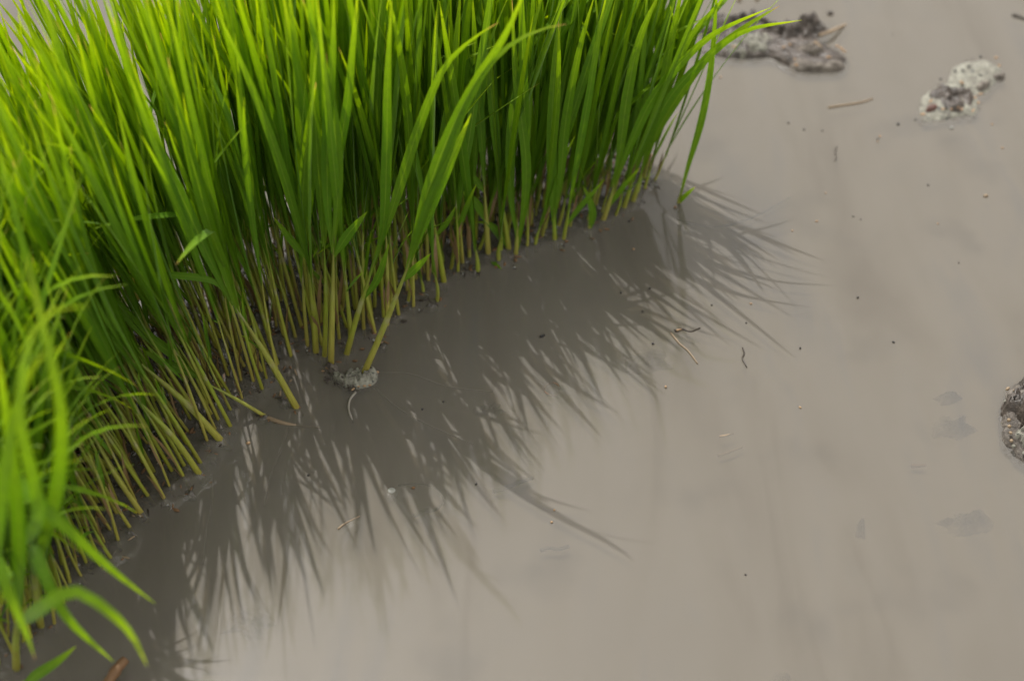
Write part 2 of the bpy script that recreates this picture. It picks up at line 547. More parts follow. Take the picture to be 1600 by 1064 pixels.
def make_kind(seed, low=False, droop=0.0, tall=False):
    r = random.Random(1000 + seed)
    parts = []
    top = r.uniform(0.036, 0.050)
    if low: top = r.uniform(.008, .024)
    if tall: top = r.uniform(.056, .070)
    rad = r.uniform(0.00075, 0.00110)
    bow = r.uniform(-.0016, .0016), r.uniform(-.0016, .0016)
    path = [Vector((bow[0] * math.sin(t * 3) , bow[1] * math.sin(t * 3), -0.005 + (top + 0.005) * t)) for t in [i / 11 for i in range(12)]]
    parts.append(('stem', make_mesh('stem', [tube_geo(path, rad, rad * 0.80, neck=True)], [M_STEM])))
    phi = 0.0
    def at_h(z):
        t = (z + 0.005) / (top + 0.005)
        return Vector((bow[0] * math.sin(t * 3), bow[1] * math.sin(t * 3), z))
    def leaf(z, th, ph, L, w, curl, sway, tw, fold=0.95, n=13):
        pth = bent_path(at_h(z), th, ph, L, curl * .65 + droop * r.uniform(.5, 1.3), sway, n, kink=r.uniform(.5, .8) if r.random() < .06 else 0)
        face = (-math.cos(ph), -math.sin(ph), 0.25)
        parts.append(('leaf', make_mesh('leaf', [blade_geo(pth, w, face, tw, fold)], [M_LEAF])))
    for _ in range(r.choice((0, 1, 1, 2))):        # withered outer sheath peeling off the stem
        ph = r.uniform(0, 6.28)
        z = r.uniform(0.0, .010)
        p0 = at_h(z) + Vector((math.cos(ph), math.sin(ph), 0)) * rad * 0.8
        pth = bent_path(p0, r.uniform(.02, .12), ph, r.uniform(.010, .024), r.uniform(.1, .5), 0, 6)
        parts.append(('dry_sheath', make_mesh('dry_sheath', [blade_geo(pth, r.uniform(.0013, .0022), (-math.cos(ph), -math.sin(ph), .2), r.uniform(-.5, .5), 1.0, .7)], [M_DRY])))
    # first leaf, short, often missing
    if r.random() < (0.25 if tall else 0.7):
        leaf(min(top * .7, r.uniform(.018, .030)), r.uniform(.25, .65), phi + r.uniform(-.3, .3), r.uniform(.018, .034), r.uniform(.0018, .0026), r.uniform(0.0, .5), 0, r.uniform(-.6, .6), n=9)
    leaf(top * .66 if tall else min(top * .85, r.uniform(.030, .040)), r.uniform(.06, .18), phi + math.pi + r.uniform(-.3, .3), r.uniform(.080, .108), r.uniform(.0034, .0046), r.uniform(.05, .55), r.uniform(-.3, .3), r.uniform(-1.0, 1.0))
    leaf(top * .72, r.uniform(.03, .12), phi + r.uniform(-.3, .3), r.uniform(.095, .125) + (.015 if low else 0), r.uniform(.0036, .0048), r.uniform(.0, .45), r.uniform(-.3, .3), r.uniform(-1.1, 1.1))
    if r.random() < 0.75:
        leaf(top * .80, r.uniform(.0, .07), phi + math.pi + r.uniform(-.6, .6), r.uniform(.08, .13), r.uniform(.0026, .0040), r.uniform(.0, .25), 0, r.uniform(-.8, .8))
    return parts

KINDS = [make_kind(i) for i in range(26)]
TALL_KINDS = [make_kind(300 + i, tall=True) for i in range(18)]
DROOPY_KINDS = [make_kind(200 + i, False, 1.0) for i in range(14)]   # near corner: blades hanging over every way
LOW_KINDS = [make_kind(100 + i, True) for i in range(18)]      # at the right end the blades open just above the water
PXS = 0.2e-3      # roughly one photo pixel at the water, in metres

def frame_of(p, i):
    """position, orientation and size of the i-th seedling"""
    r = random.Random(500 + i)
    lx, ly = lean_at(p)
    lx += r.gauss(0, .06); ly += r.gauss(0, .06)
    up = Vector((lx, ly, 1)).normalized()
    q = up.to_track_quat('Z', 'Y').to_matrix().to_4x4()
    x, y = to_px(p)
    size = r.uniform(0.84, 1.06)
    slim = 0.80 if x > 480 else 0.77
    if x < 480: size *= 0.88 if front_distance(p) > .016 else 0.86
    if x > 600: size *= 1.05
    if x > 880: size *= 0.82
    if y > 850 or (x < 60 and y > 760): size *= 0.86
    return Matrix.Translation(p) @ q @ Matrix.Rotation(r.uniform(0, 2 * math.pi), 4, 'Z') @ Matrix.Diagonal((size * slim, size * slim, size, 1))

# ------------------------------------------------------------------ seedlings with a pose of their own
stems_w = []          # every stem's foot: the water climbs a little round each
def own_seedling(label, stem_px, leaves, rad=0.0012, y_plane=None, group=None, r1=0.75):
    base = at_z(*stem_px[0])
    rad *= 0.86
    root = thing('rice_seedling', label, 'seedling', base, group)
    yb = base.y
    def pts(lst):
        out = []
        for q in lst:
            if len(q) == 3: out.append(at_y(q[0], q[1], yb + q[2]) - base)
            else: out.append(at_y(q[0], q[1], yb) - base)
        return out
    sp = pts(stem_px)
    sp[0] = sp[0] - (sp[1] - sp[0]).normalized() * 0.004
    if sp[0].z > -0.002: sp[0].z = -0.002
    link('stem', make_mesh('stem', [tube_geo(catmull(sp, 14), rad, rad * r1, neck=True)], [M_STEM]), root)
    for lf in leaves:
        path, w = lf[0], lf[1]
        tw = lf[2] if len(lf) > 2 else 0.3
        fc = lf[3] if len(lf) > 3 else (0.1, -1, 0.45)
        link('leaf', make_mesh('leaf', [blade_geo(catmull(pts(path), 18), w, fc, tw, 0.7)], [M_LEAF]), root)
    stems_w.append((base, rad))
    return root

own_seedling('single seedling with one tall thin blade standing alone at the right end, ringed by ripples', [(1061, 318), (1063, 306), (1066, 294)],
    [([(1062, 309), (1074, 262), (1094, 195), (1107, 130), (1114, 70), (1119, 0), (1122, -40)], .0030, 0.4),
     ([(1061, 318), (1070, 306, -.002), (1086, 292, -.004)], .0022, 0.2)], rad=0.0011)
own_seedling('right end seedling whose flat tipped blade reaches farthest right, before the dark mud island', [(974, 328), (984, 296), (992, 268)],
    [([(990, 276), (1008, 225), (1050, 148), (1105, 90), (1165, 48), (1253, 32)], .0036, 0.5),
     ([(988, 285), (1002, 240), (1030, 160), (1046, 80), (1060, 10), (1070, -40)], .0036, -0.5)])
own_seedling('right end seedling with an arching blade, second longest to the right, tip curling upward', [(988, 318), (998, 285), (1006, 258)],
    [([(1003, 266), (1022, 215), (1054, 160), (1100, 95), (1160, 45), (1218, 10)], .0036, -0.4),
     ([(1002, 270), (1015, 220), (1046, 130), (1080, 55), (1120, 10), (1150, -30)], .0034, 0.4)])
own_seedling('right end seedling with broad blades bent over in a low arch to the right', [(942, 346), (954, 310), (962, 280)],
    [([(960, 288), (985, 225), (1022, 150), (1070, 92), (1120, 50), (1205, 12)], .0040, 0.5),
     ([(958, 292), (968, 240), (980, 150), (1000, 60), (1035, -20)], .0040, -0.3),
     ([(950, 325), (975, 290), (1000, 262)], .0022, 0.2)])
own_seedling('seedling rooted in the pale mud clod, long blades sweeping up right across the others', [(567, 587), (598, 515), (634, 425), (648, 385)],
    [([(640, 408), (668, 330), (702, 255), (736, 178)], .0042, 0.3),
     ([(636, 420), (665, 310), (700, 215), (742, 130), (785, 62), (812, 5), (820, -30)], .0042, 0.35),
     ([(628, 440), (648, 420), (673, 396)], .0028, 0.3),
     ([(645, 395), (690, 265), (730, 160), (775, 90), (830, 52), (885, 38)], .0026, -0.5)], rad=0.00135)
own_seedling('seedling crossing behind the clod seedling, with a narrow blade curving over to the right', [(541, 556), (556, 500), (575, 440), (590, 395)],
    [([(584, 410), (612, 330), (652, 205), (690, 112), (732, 66), (778, 36)], .0034, 0.4),
     ([(578, 430), (598, 360), (604, 250), (606, 120), (612, 0)], .0034, -0.3),
     ([(565, 470), (590, 435), (608, 380)], .0026, 0.2)])
own_seedling('frontmost upright seedling with its foot in the left knob of the pale mud clod', [(517, 571), (519, 480), (521, 400), (522, 370)],
    [([(521, 385), (528, 290), (520, 180), (500, 90), (470, -10)], .0036, 0.3),
     ([(521, 395), (512, 320), (512, 200), (520, 90), (522, -10)], .0036, -0.3),
     ([(522, 400), (545, 365), (574, 330)], .0034, 0.3)], rad=0.00125)
own_seedling('slim upright seedling just left of the frontmost one, foot among brown husks', [(507, 560), (509, 480), (507, 400), (506, 370)],
    [([(506, 385), (500, 300), (492, 180), (490, 60), (488, -20)], .0034, -0.4),
     ([(507, 380), (515, 300), (540, 180), (552, 60), (560, -20)], .0032, 0.4)], rad=0.0010)
own_seedling('pale thick stemmed upright seedling, leftmost of the close trio by the mud clod', [(494, 553), (488, 470), (481, 405), (478, 370)],
    [([(479, 385), (472, 300), (470, 190), (462, 80), (450, -20)], .0038, 0.3),
     ([(479, 380), (485, 290), (478, 180), (455, 60), (440, -20)], .0036, -0.4),
     ([(480, 405), (455, 375), (428, 340)], .0026, -0.2)], rad=0.00125)
own_seedling('thick yellow stem leaning far left and sinking into the water ahead of its neighbours', [(463, 637), (425, 570), (378, 496), (358, 466)],
    [([(365, 476), (330, 410), (285, 310), (235, 205), (200, 110)], .0036, 0.3),
     ([(372, 488), (350, 420), (318, 320), (290, 210), (262, 90)], .0038, -0.3),
     ([(360, 470), (335, 440), (270, 430), (180, 432)], .0024, 0.2)], rad=0.0014)
own_seedling('lowest lying thin stem sprawled left from its foot, short leaf at the bend', [(414, 650), (370, 624), (325, 600), (300, 586)],
    [([(306, 589), (285, 578), (255, 565), (220, 545)], .0032, 0.2),
     ([(318, 596), (270, 555), (210, 505), (150, 430), (110, 360)], .0034, 0.3)], rad=0.0009)
own_seedling('thick olive stem leaning hard left, foot at the big shiny puddle bump', [(346, 690), (290, 630), (215, 565), (190, 545)],
    [([(200, 552), (150, 480), (90, 390), (30, 280), (0, 200)], .0040, 0.3),
     ([(210, 560), (150, 500), (70, 430), (0, 350), (-40, 300)], .0040, -0.4)], rad=0.0016)
own_seedling('leaning stem just below the thick olive one with a ginger foot', [(312, 742), (268, 680), (210, 622), (180, 590)],
    [([(190, 600), (140, 540), (85, 450), (40, 330), (20, 250)], .0038, 0.3),
     ([(195, 606), (130, 560), (60, 500), (-20, 420)], .0036, -0.3)], rad=0.0013)
own_seedling('leaning stem with a bleached foot at the lowest edge of the visible stems', [(222, 803), (180, 742), (150, 690), (135, 665)],
    [([(140, 673), (110, 610), (70, 520), (50, 400)], .0036, 0.2),
     ([(145, 680), (100, 640), (40, 580), (-10, 520)], .0034, -0.2)], rad=0.0011)
own_seedling('upright seedling with broad twin blades rising from the shaded water right of middle', [(806, 400), (808, 370), (809, 340)],
    [([(807, 395), (818, 330), (822, 250), (806, 120), (800, 0)], .0036, 0.2),
     ([(808, 372), (798, 300), (800, 190), (820, 90), (850, -10)], .0036, -0.3)], rad=0.0010)
own_seedling('seedling with one broad straight blade at the waterline, right of the twin bladed one', [(867, 379), (866, 350), (866, 320)],
    [([(868, 378), (863, 300), (862, 200), (868, 90), (880, -10)], .0040, 0.2),
     ([(866, 340), (876, 280), (884, 190), (905, 80), (930, -10)], .0034, -0.4)], rad=0.0010)
own_seedling('thin stemmed seedling left of the short dark upright leaf near the right end', [(880, 377), (886, 345), (892, 310)],
    [([(889, 325), (900, 260), (920, 150), (938, 40), (950, -20)], .0030, 0.3),
     ([(884, 355), (905, 325), (945, 280)], .0022, 0.2)], rad=0.0009)
own_seedling('short broad dark leaf standing alone at the waterline in front of the right end', [(921, 360), (920, 350), (918, 342)],
    [([(921, 361), (926, 335), (920, 310), (911, 291)], .0030, 0.2)], rad=0.0008)
own_seedling('front row seedling with a low bent leaf arching left from its foot', [(795, 392), (790, 355), (782, 310), (778, 280)],
    [([(780, 300), (776, 230), (765, 120), (752, 0)], .0034, 0.3),
     ([(795, 390), (782, 366), (764, 350), (742, 347)], .0026, 0.4),
     ([(785, 330), (798, 250), (812, 150), (832, 50), (850, -20)], .0034, -0.3)])
own_seedling('seedling with a slender purple blotched leaf held out left, mid front row', [(763, 400), (760, 350), (757, 300), (756, 275)],
    [([(757, 290), (752, 210), (744, 110), (738, -10)], .0034, 0.3),
     ([(760, 345), (742, 315), (718, 296)], .0032, 0.3),
     ([(757, 300), (742, 280), (731, 264)], .0026, 0.2)])
own_seedling('front row seedling with a pale straight stem, foot beside a dark husk heap', [(694, 443), (684, 385), (676, 340), (672, 310)],
    [([(674, 325), (662, 250), (648, 130), (640, 0)], .0036, 0.3),
     ([(676, 340), (686, 260), (705, 150), (716, 30), (720, -20)], .0036, -0.3),
     ([(680, 370), (700, 345), (712, 322)], .0022, 0.3)])
# blurred blades close to the lens in the near left corner: given by height above the water
def near_seedling(label, foot, leaves, stem_top):
    base = at_z(*foot)
    root = thing('rice_seedling', label, 'seedling', base)
    top = at_z(*stem_top) - base
    link('stem', make_mesh('stem', [tube_geo(catmull([Vector((0, 0, -.004)) , top * 0.5, top], 7), .0011, .0008)], [M_STEM]), root)
    for path, w, tw in leaves:
        pp = [top * 0.8] + [at_z(*q) - base for q in path]
        link('leaf', make_mesh('leaf', [blade_geo(catmull(pp, 20), w, (0.1, -0.7, 0.8), tw, 0.7)], [M_LEAF]), root)
    stems_w.append((base, .0011))
near_seedling('out of focus seedling in the near corner, arched blade pointing down right over dark water', (40, 985),
    [([(10, 745, .085), (55, 780, .088), (110, 830, .080), (175, 890, .066), (243, 943, .052)], .0038, 0.2),
     ([(60, 800, .09), (30, 640, .12), (60, 500, .13), (140, 478, .13)], .0034, 0.3)], (20, 830, .05))
near_seedling('out of focus seedling at the bottom left with a blade hooked over like a crook', (20, 1040),
    [([(70, 945, .075), (115, 922, .085), (165, 950, .085), (205, 990, .075), (230, 1040, .062)], .0036, 0.3),
     ([(30, 820, .08), (10, 650, .11), (-10, 520, .13)], .0036, 0.3)], (30, 960, .042))
near_seedling('out of focus near corner seedling, long drooping blade ending at the brown broken stalk', (60, 975),
    [([(55, 860, .070), (75, 910, .072), (110, 970, .060), (178, 1034, .040)], .0036, 0.2),
     ([(90, 760, .09), (95, 640, .115), (70, 520, .13), (40, 400, .14)], .0036, 0.3)], (52, 880, .045))
near_seedling('out of focus seedling at the left edge, bright blade falling towards the bottom corner', (-30, 1030),
    [([(-5, 880, .085), (15, 930, .080), (40, 985, .065), (55, 1030, .050)], .0036, 0.2),
     ([(0, 800, .09), (20, 660, .11), (60, 560, .125), (110, 540, .125)], .0034, 0.2)], (-15, 930, .05))
near_seedling('short pale blade slanting up right at the very bottom left', (20, 1085),
    [([(60, 1052, .018), (90, 1032, .024), (119, 1009, .030)], .0030, 0.2)], (40, 1066, .012))
own_taken = [b for b, _ in stems_w]

# ------------------------------------------------------------------ all the other seedlings
cand = [p for p in cand if min((p - q).length for q in own_taken) > 0.0032]
keep = []
for i, p in enumerate(cand):
    m = frame_of(p, i)
    pts = [to_px(m @ Vector((0, 0, z))) for z in (0.0, 0.05, 0.1, 0.15)]
    if any(-60 < a < 1660 and -80 < b < 1120 for a, b in pts):
        keep.append((front_distance(p), i, p, m))
keep.sort(key=lambda e: e[0])
N_OWN = 300 - len(own_taken)

def region(p):
    x, y = to_px(p)
    near = front_distance(p) < 0.012
    if y > 820: return 'blurred rice seedling of the near left corner, blades criss crossing out of focus', 'seedlings crowded in the near left corner'
    if x < 420 and y > 560:
        return ('yellow stemmed rice seedling leaning left in the outer row above the dark shaded water', 'leaning seedlings of the left outer row') if near else \
               ('green rice seedling leaning left inside the crowd behind the slanting stems', 'leaning seedlings inside the left half')
    if x < 640:
        return ('bare stemmed upright rice seedling in the outer row left of the mud clod', 'upright seedlings of the middle outer row') if near else \
               ('green rice seedling inside the crowd behind the upright middle stems', 'seedlings inside the middle of the clump')
    if x < 880:
        return ('upright rice seedling in the outer row between the mud clod and the right end', 'upright seedlings of the right outer row') if near else \
               ('dark green rice seedling inside the crowd right of the middle', 'seedlings inside the right half of the clump')
    return 'bright green rice seedling fanning out to the right at the narrow right end', 'seedlings fanning at the right end'

def along(p):
    best, s_best, s = 9, 0, 0
    for i in range(len(front_w) - 1):
        a, b = front_w[i], front_w[i + 1]
        ab = b - a
        t = max(0, min(1, (p - a).dot(ab) / ab.dot(ab)))
        d = (a + ab * t - p).length
        if d < best: best, s_best = d, s + ab.length * t
        s += ab.length
    return s_best
MARKS = sorted((along(at_z(x, y)), w) for x, y, w in (
    (1030, 292, 'the right end of the clump'), (921, 360, 'the short dark upright leaf'), (867, 379, 'the broad straight blade'), (806, 400, 'the twin bladed seedling'),
    (694, 443, 'the pale straight stem by the husk heap'), (567, 587, 'the pale mud clod'), (463, 637, 'the thick yellow leaning stem'), (414, 650, 'the sprawled thin stem'),
    (346, 690, 'the thick olive leaning stem'), (312, 742, 'the ginger footed stem'), (222, 803, 'the bleached lowest stem'), (140, 905, 'the bend of the near left corner')))
ORD = ['first', 'second', 'third', 'fourth', 'fifth', 'sixth', 'seventh', 'eighth', 'ninth', 'tenth', 'eleventh', 'twelfth']
counts, outer_label = {}, {}
for fd, i, p, m in sorted((e for e in keep[:N_OWN] if e[0] < 0.0042), key=lambda e: along(e[2])):
    k = max([j for j in range(len(MARKS)) if MARKS[j][0] <= along(p)], default=None)
    if k is None: continue
    counts[k] = counts.get(k, 0) + 1
    if counts[k] <= 12:
        outer_label[i] = ORD[counts[k] - 1] + ' outer row seedling to the left of ' + MARKS[k][1]

def add_seedling(parts, m, label, group):
    root = bpy.data.objects.new('rice_seedling', None)
    root.matrix_world = m
    root.empty_display_size = 0.005
    COL.objects.link(root)
    tag(root, label, 'seedling', group)
    for name, me in parts:
        o = bpy.data.objects.new(name, me)
        o.parent = root
        COL.objects.link(o)

rest = {'leaf': [], 'stem': [], 'dry_sheath': []}
for n, (fd, i, p, m) in enumerate(keep):
    px, py = to_px(p)
    kind = DROOPY_KINDS[i % len(DROOPY_KINDS)] if py > 850 or (px < 130 and py > 700 and i % 3) else TALL_KINDS[i % len(TALL_KINDS)] if px < 500 and fd < .024 and i % 6 else LOW_KINDS[(i * 7) % len(LOW_KINDS)] if px + random.Random(i).uniform(-90, 90) > 690 else KINDS[(i * 7) % len(KINDS)]
    stems_w.append((p.copy(), 0.0011))
    if n < N_OWN:
        lab, grp = region(p)
        add_seedling(kind, m, outer_label.get(i, lab), grp)
    else:
        for name, me in kind: rest[name].append((me, np.array(m)))

def join(name, items, mat):
    V, F, U, b = [], [], [], 0
    for me, m in items:
        n = len(me.vertices)
        co = np.empty(n * 3); me.vertices.foreach_get('co', co)
        co = co.reshape(-1, 3) @ m[:3, :3].T + m[:3, 3]
        uv = {}
        for l, d in zip(me.loops, me.uv_layers[0].data): uv[l.vertex_index] = tuple(d.uv)
        V += co.tolist()
        U += [uv.get(k, (0, 0)) for k in range(n)]
        F += [tuple(v + b for v in pl.vertices) for pl in me.polygons]
        b += n
    return make_mesh(name, [(V, F, U, 0)], [mat])
if rest['leaf']:
    back = tag(link('seedling_thicket', None), 'mass of rice seedlings at the back of the clump, hidden among the blades in front', 'seedlings', None, 'stuff')
    for nm, mt in (('leaf', M_LEAF), ('stem', M_STEM), ('dry_sheath', M_DRY)):
        tag(link({'leaf': 'leaves', 'stem': 'stems'}.get(nm, 'dry_sheaths'), join(nm, rest[nm], mt), back), kind='stuff')
print('seedlings', len(keep), 'own', len(own_taken))

# ------------------------------------------------------------------ water
def axis(lo, hi, step, far, grow=1.6):
    a = list(np.arange(lo, hi + 1e-9, step))
    d, x, left = step * 2, lo, []
    while x > -far: x -= d; left.append(x); d *= grow
    d, x, right = step * 2, a[-1], []
    while x < far: x += d; right.append(x); d *= grow
    return np.array(left[::-1] + a + right)
wx = axis(-0.19, 0.19, 0.0009, 60)
wy = axis(0.19, 0.46, 0.0009, 60)
GX, GY = np.meshgrid(wx, wy)
GZ = np.zeros_like(GX)
def swell(x, y, amp, rad):
    """raise the water by amp within about rad (meniscus)"""
    i0, i1 = np.searchsorted(wx, [x - rad * 4, x + rad * 4])
    j0, j1 = np.searchsorted(wy, [y - rad * 4, y + rad * 4])
    if i1 <= i0 or j1 <= j0: return
    d2 = (GX[j0:j1, i0:i1] - x) ** 2 + (GY[j0:j1, i0:i1] - y) ** 2
    GZ[j0:j1, i0:i1] += amp * np.exp(-np.sqrt(d2 + 2e-7) / rad)
def ring(x, y, r, amp, w=0.0011):
    i0, i1 = np.searchsorted(wx, [x - r * 1.6, x + r * 1.6])
    j0, j1 = np.searchsorted(wy, [y - r * 1.6, y + r * 1.6])
    d = np.sqrt((GX[j0:j1, i0:i1] - x) ** 2 + (GY[j0:j1, i0:i1] - y) ** 2)
    GZ[j0:j1, i0:i1] += amp * np.exp(-((d - r) / w) ** 2)
mrng = random.Random(5)
for p, r in stems_w:
    swell(p.x, p.y, mrng.uniform(.0005, .0012) * (1.4 if front_distance(p) < .004 else .7), mrng.uniform(.0013, .0022))
for j, (p, r) in enumerate(stems_w):
    if front_distance(p) < .004 and j % 2 == 0:
        ring(p.x, p.y, mrng.uniform(.003, .0055), mrng.uniform(.00008, .00018), .0009)
p = at_z(1055, 314)
ring(p.x, p.y, .0035, .00012); ring(p.x, p.y, .0060, .00010)
for (x, y, a, r) in ((347, 682, .0012, .0026), (296, 770, .0010, .0022), (330, 714, .0012, .0026), (443, 628, .0010, .0022), (224, 804, .0009, .0020),
                     (204, 836, .0009, .0018), (188, 872, .0009, .0018), (612, 767, .0008, .0022), (552, 812, .0006, .0020), (1072, 520, .0006, .0024),
                     (1590, 650, .0008, .005), (862, 607, .0004, .002)):
    q = at_z(x, y); swell(q.x, q.y, a * .7, r)
nx, ny = len(wx), len(wy)
verts = np.stack([GX, GY, GZ], -1).reshape(-1, 3)
idx = np.arange(nx * ny).reshape(ny, nx)
quads = np.stack([idx[:-1, :-1], idx[:-1, 1:], idx[1:, 1:], idx[1:, :-1]], -1).reshape(-1, 4)
wm = bpy.data.meshes.new('water')
wm.vertices.add(len(verts)); wm.vertices.foreach_set('co', verts.astype(np.float32).ravel())
wm.loops.add(quads.size); wm.loops.foreach_set('vertex_index', quads.astype(np.int32).ravel())
wm.polygons.add(len(quads))
wm.polygons.foreach_set('loop_start', np.arange(0, quads.size, 4, dtype=np.int32))
wm.polygons.foreach_set('use_smooth', np.ones(len(quads), dtype=bool))
wm.update(calc_edges=True)
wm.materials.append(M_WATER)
tag(link('water', wm), kind='structure')
bed = make_mesh('mud_bed', [([(-60, -60, -.0032), (60, -60, -.0032), (60, 60, -.0032), (-60, 60, -.0032)], [(0, 1, 2, 3)], [(0, 0), (1, 0), (1, 1), (0, 1)], 0)], [M_BED])
tag(link('mud_bed', bed), kind='structure')

# ------------------------------------------------------------------ root mat added as a dark sheet for the shade between the stems
def shade_root_mat():
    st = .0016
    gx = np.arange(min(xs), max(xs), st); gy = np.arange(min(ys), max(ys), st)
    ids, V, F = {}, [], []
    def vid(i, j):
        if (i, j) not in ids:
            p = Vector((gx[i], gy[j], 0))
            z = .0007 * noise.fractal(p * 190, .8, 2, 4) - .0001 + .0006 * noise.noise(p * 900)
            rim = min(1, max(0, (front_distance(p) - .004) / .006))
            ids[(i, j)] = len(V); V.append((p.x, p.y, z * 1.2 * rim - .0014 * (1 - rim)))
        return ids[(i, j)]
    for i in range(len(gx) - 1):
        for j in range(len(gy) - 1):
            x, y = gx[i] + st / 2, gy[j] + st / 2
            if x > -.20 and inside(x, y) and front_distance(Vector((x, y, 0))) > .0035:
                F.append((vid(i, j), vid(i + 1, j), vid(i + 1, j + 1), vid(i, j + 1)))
    return make_mesh('shade_root_mat', [(V, F, [(0, 0)] * len(V), 0)], [M_MAT])
M_MAT = mud_material('shade_dark_root_mat', (0.010, 0.008, 0.007), (0.028, 0.022, 0.017), (0.075, 0.055, 0.038), 300, 0.34, 0.8)  # near-black colour carries the shade between the stems
tag(link('shade_root_mat', shade_root_mat()), 'dark mat of roots added for the shade between the feet of the seedlings', 'root and shade mat')

# ------------------------------------------------------------------ mud islands and clods
def lump(name, outline, centre, h, mat, parent, **kw):
    base = parent.location
    c = at_z(*centre)
    V, F, U, mi = lump_geo(px_outline(outline), (c.x, c.y), h, **kw)
    V = [(v[0] - base.x, v[1] - base.y, v[2] - base.z) for v in V]
    return link(name, make_mesh(name, [(V, F, U, 0)], [mat]), parent)
def oval(cx, cy, rx, ry, n=12, rot=0.0, seed=0, jit=0.15):
    r = random.Random(seed * 77 + 3)
    out = []
    for i in range(n):
        a = 2 * math.pi * i / n
        j = 1 + r.uniform(-jit, jit)
        x, y = rx * math.cos(a) * j, ry * math.sin(a) * j
        out.append((cx + x * math.cos(rot) - y * math.sin(rot), cy + x * math.sin(rot) + y * math.cos(rot)))
    return out
def husks(parent, spots, mat=M_HUSK, size=(.00045, .0016), z=.0012, seed=1, name='husk'):
    r = random.Random(seed)
    for x, y in spots:
        q = at_z(x, y) - parent.location
        g = grain_geo((0, 0, 0), size[0] * r.uniform(.8, 1.25), size[1] * r.uniform(.8, 1.3), r.uniform(-1, 1), r.uniform(-.3, .3))
        link(name, make_mesh(name, [g], [mat]), parent, (q.x, q.y, z * r.uniform(.6, 1.3)))
def bits(name, spots, mat, parent, rmin, rmax, lmin, lmax, z0, z1, seed, kind='stuff'):
    r = random.Random(seed)
    base = parent.location if parent else Vector((0, 0, 0))
    G = []
    for x, y in spots:
        q = at_z(x, y) - base
        G.append(grain_geo((q.x, q.y, r.uniform(z0, z1)), r.uniform(rmin, rmax), r.uniform(lmin, lmax), r.uniform(0, 6.28), r.uniform(-.4, .4), 5))
    return tag(link(name, make_mesh(name, G, [mat]), parent), kind=kind)
def scatter_px(cx, cy, rx, ry, n, seed):
    r = random.Random(seed)
    out = []
    while len(out) < n:
        a, b = r.uniform(-1, 1), r.uniform(-1, 1)
        if a * a + b * b < 1: out.append((cx + a * rx, cy + b * ry))
    return out

# far dark island behind the blade tips
t = thing('mud_island', 'long lumpy island of dark wet mud with pale front rim behind the blade tips', 'mud', at_z(1200, 75))
lump('crust', [(1072, 66), (1085, 82), (1125, 90), (1165, 94), (1200, 92), (1222, 100), (1240, 108), (1288, 114), (1322, 108), (1324, 92), (1302, 78), (1280, 66), (1250, 50), (1190, 40), (1130, 30), (1090, 44)],
     (1200, 74), .0040, M_DARK, t, seed=3, rough=.6, fine=.35, power=.35)
lump('pale_rim', [(1120, 70), (1160, 62), (1200, 60), (1214, 75), (1204, 88), (1165, 92), (1125, 86)], (1165, 78), .0048, M_PALE, t, seed=4, rough=.5, fine=.3, power=.4)
lump('pale_rim', [(1222, 98), (1255, 106), (1290, 106), (1322, 102), (1322, 110), (1290, 114), (1245, 112)], (1275, 108), .0034, M_GREY, t, seed=5, rough=.5, fine=.3, power=.4, around=48, rings=8)
lump('mud_mound', oval(1258, 50, 38, 20, seed=2, jit=.3), (1258, 50), .0052, M_DARK, t, seed=6, rough=1.3, fine=.5, power=.9, jag=.25, rings=12, around=48)
lump('mud_mound', oval(1222, 58, 34, 16, seed=5, jit=.3), (1222, 58), .0046, M_DARK, t, seed=7, rough=1.3, fine=.5, power=.9, jag=.25, rings=10, around=40)
lump('mud_mound', oval(1160, 48, 56, 22, seed=8, jit=.3), (1160, 48), .0050, M_DARK, t, seed=8, rough=1.3, fine=.5, power=.9, jag=.25, rings=12, around=56)
lump('mud_mound', oval(1112, 44, 28, 18, seed=9), (1112, 44), .0045, M_DARK, t, seed=9, rough=.7, fine=.3, rings=10, around=40)
lump('mud_mound', oval(1262, 86, 32, 9, seed=10), (1262, 86), .0052, M_GREY, t, seed=10, rough=.7, fine=.3, rings=10, around=40)
husks(t, [(1312, 92), (1306, 86), (1317, 95), (1293, 100), (1240, 104), (1243, 110), (1232, 84), (1222, 90), (1145, 90)], z=.0038, seed=2)
tw = thing('twig', 'pale bent twig sticking out right of the dark mud island', 'twig', at_z(1282, 54))
pp = [at_z(1280, 56, .003), at_z(1295, 51, .0032), at_z(1308, 45, .002), at_z(1326, 37, -.001)]
link('stalk', make_mesh('twig', [tube_geo(catmull([q - tw.location for q in pp], 8), .0008, .0004, 6, 1, True, .3)], [M_STRAW]), tw)
tw = thing('twig', 'short pale straw splinter lying on the dark mud island', 'twig', at_z(1283, 72))
pp = [at_z(1273, 66, .0052), at_z(1284, 74, .0050)]
link('stalk', make_mesh('twig', [tube_geo(catmull([q - tw.location for q in pp], 5), .0006, .0004, 6, 1, True, .3)], [M_STRAW]), tw)

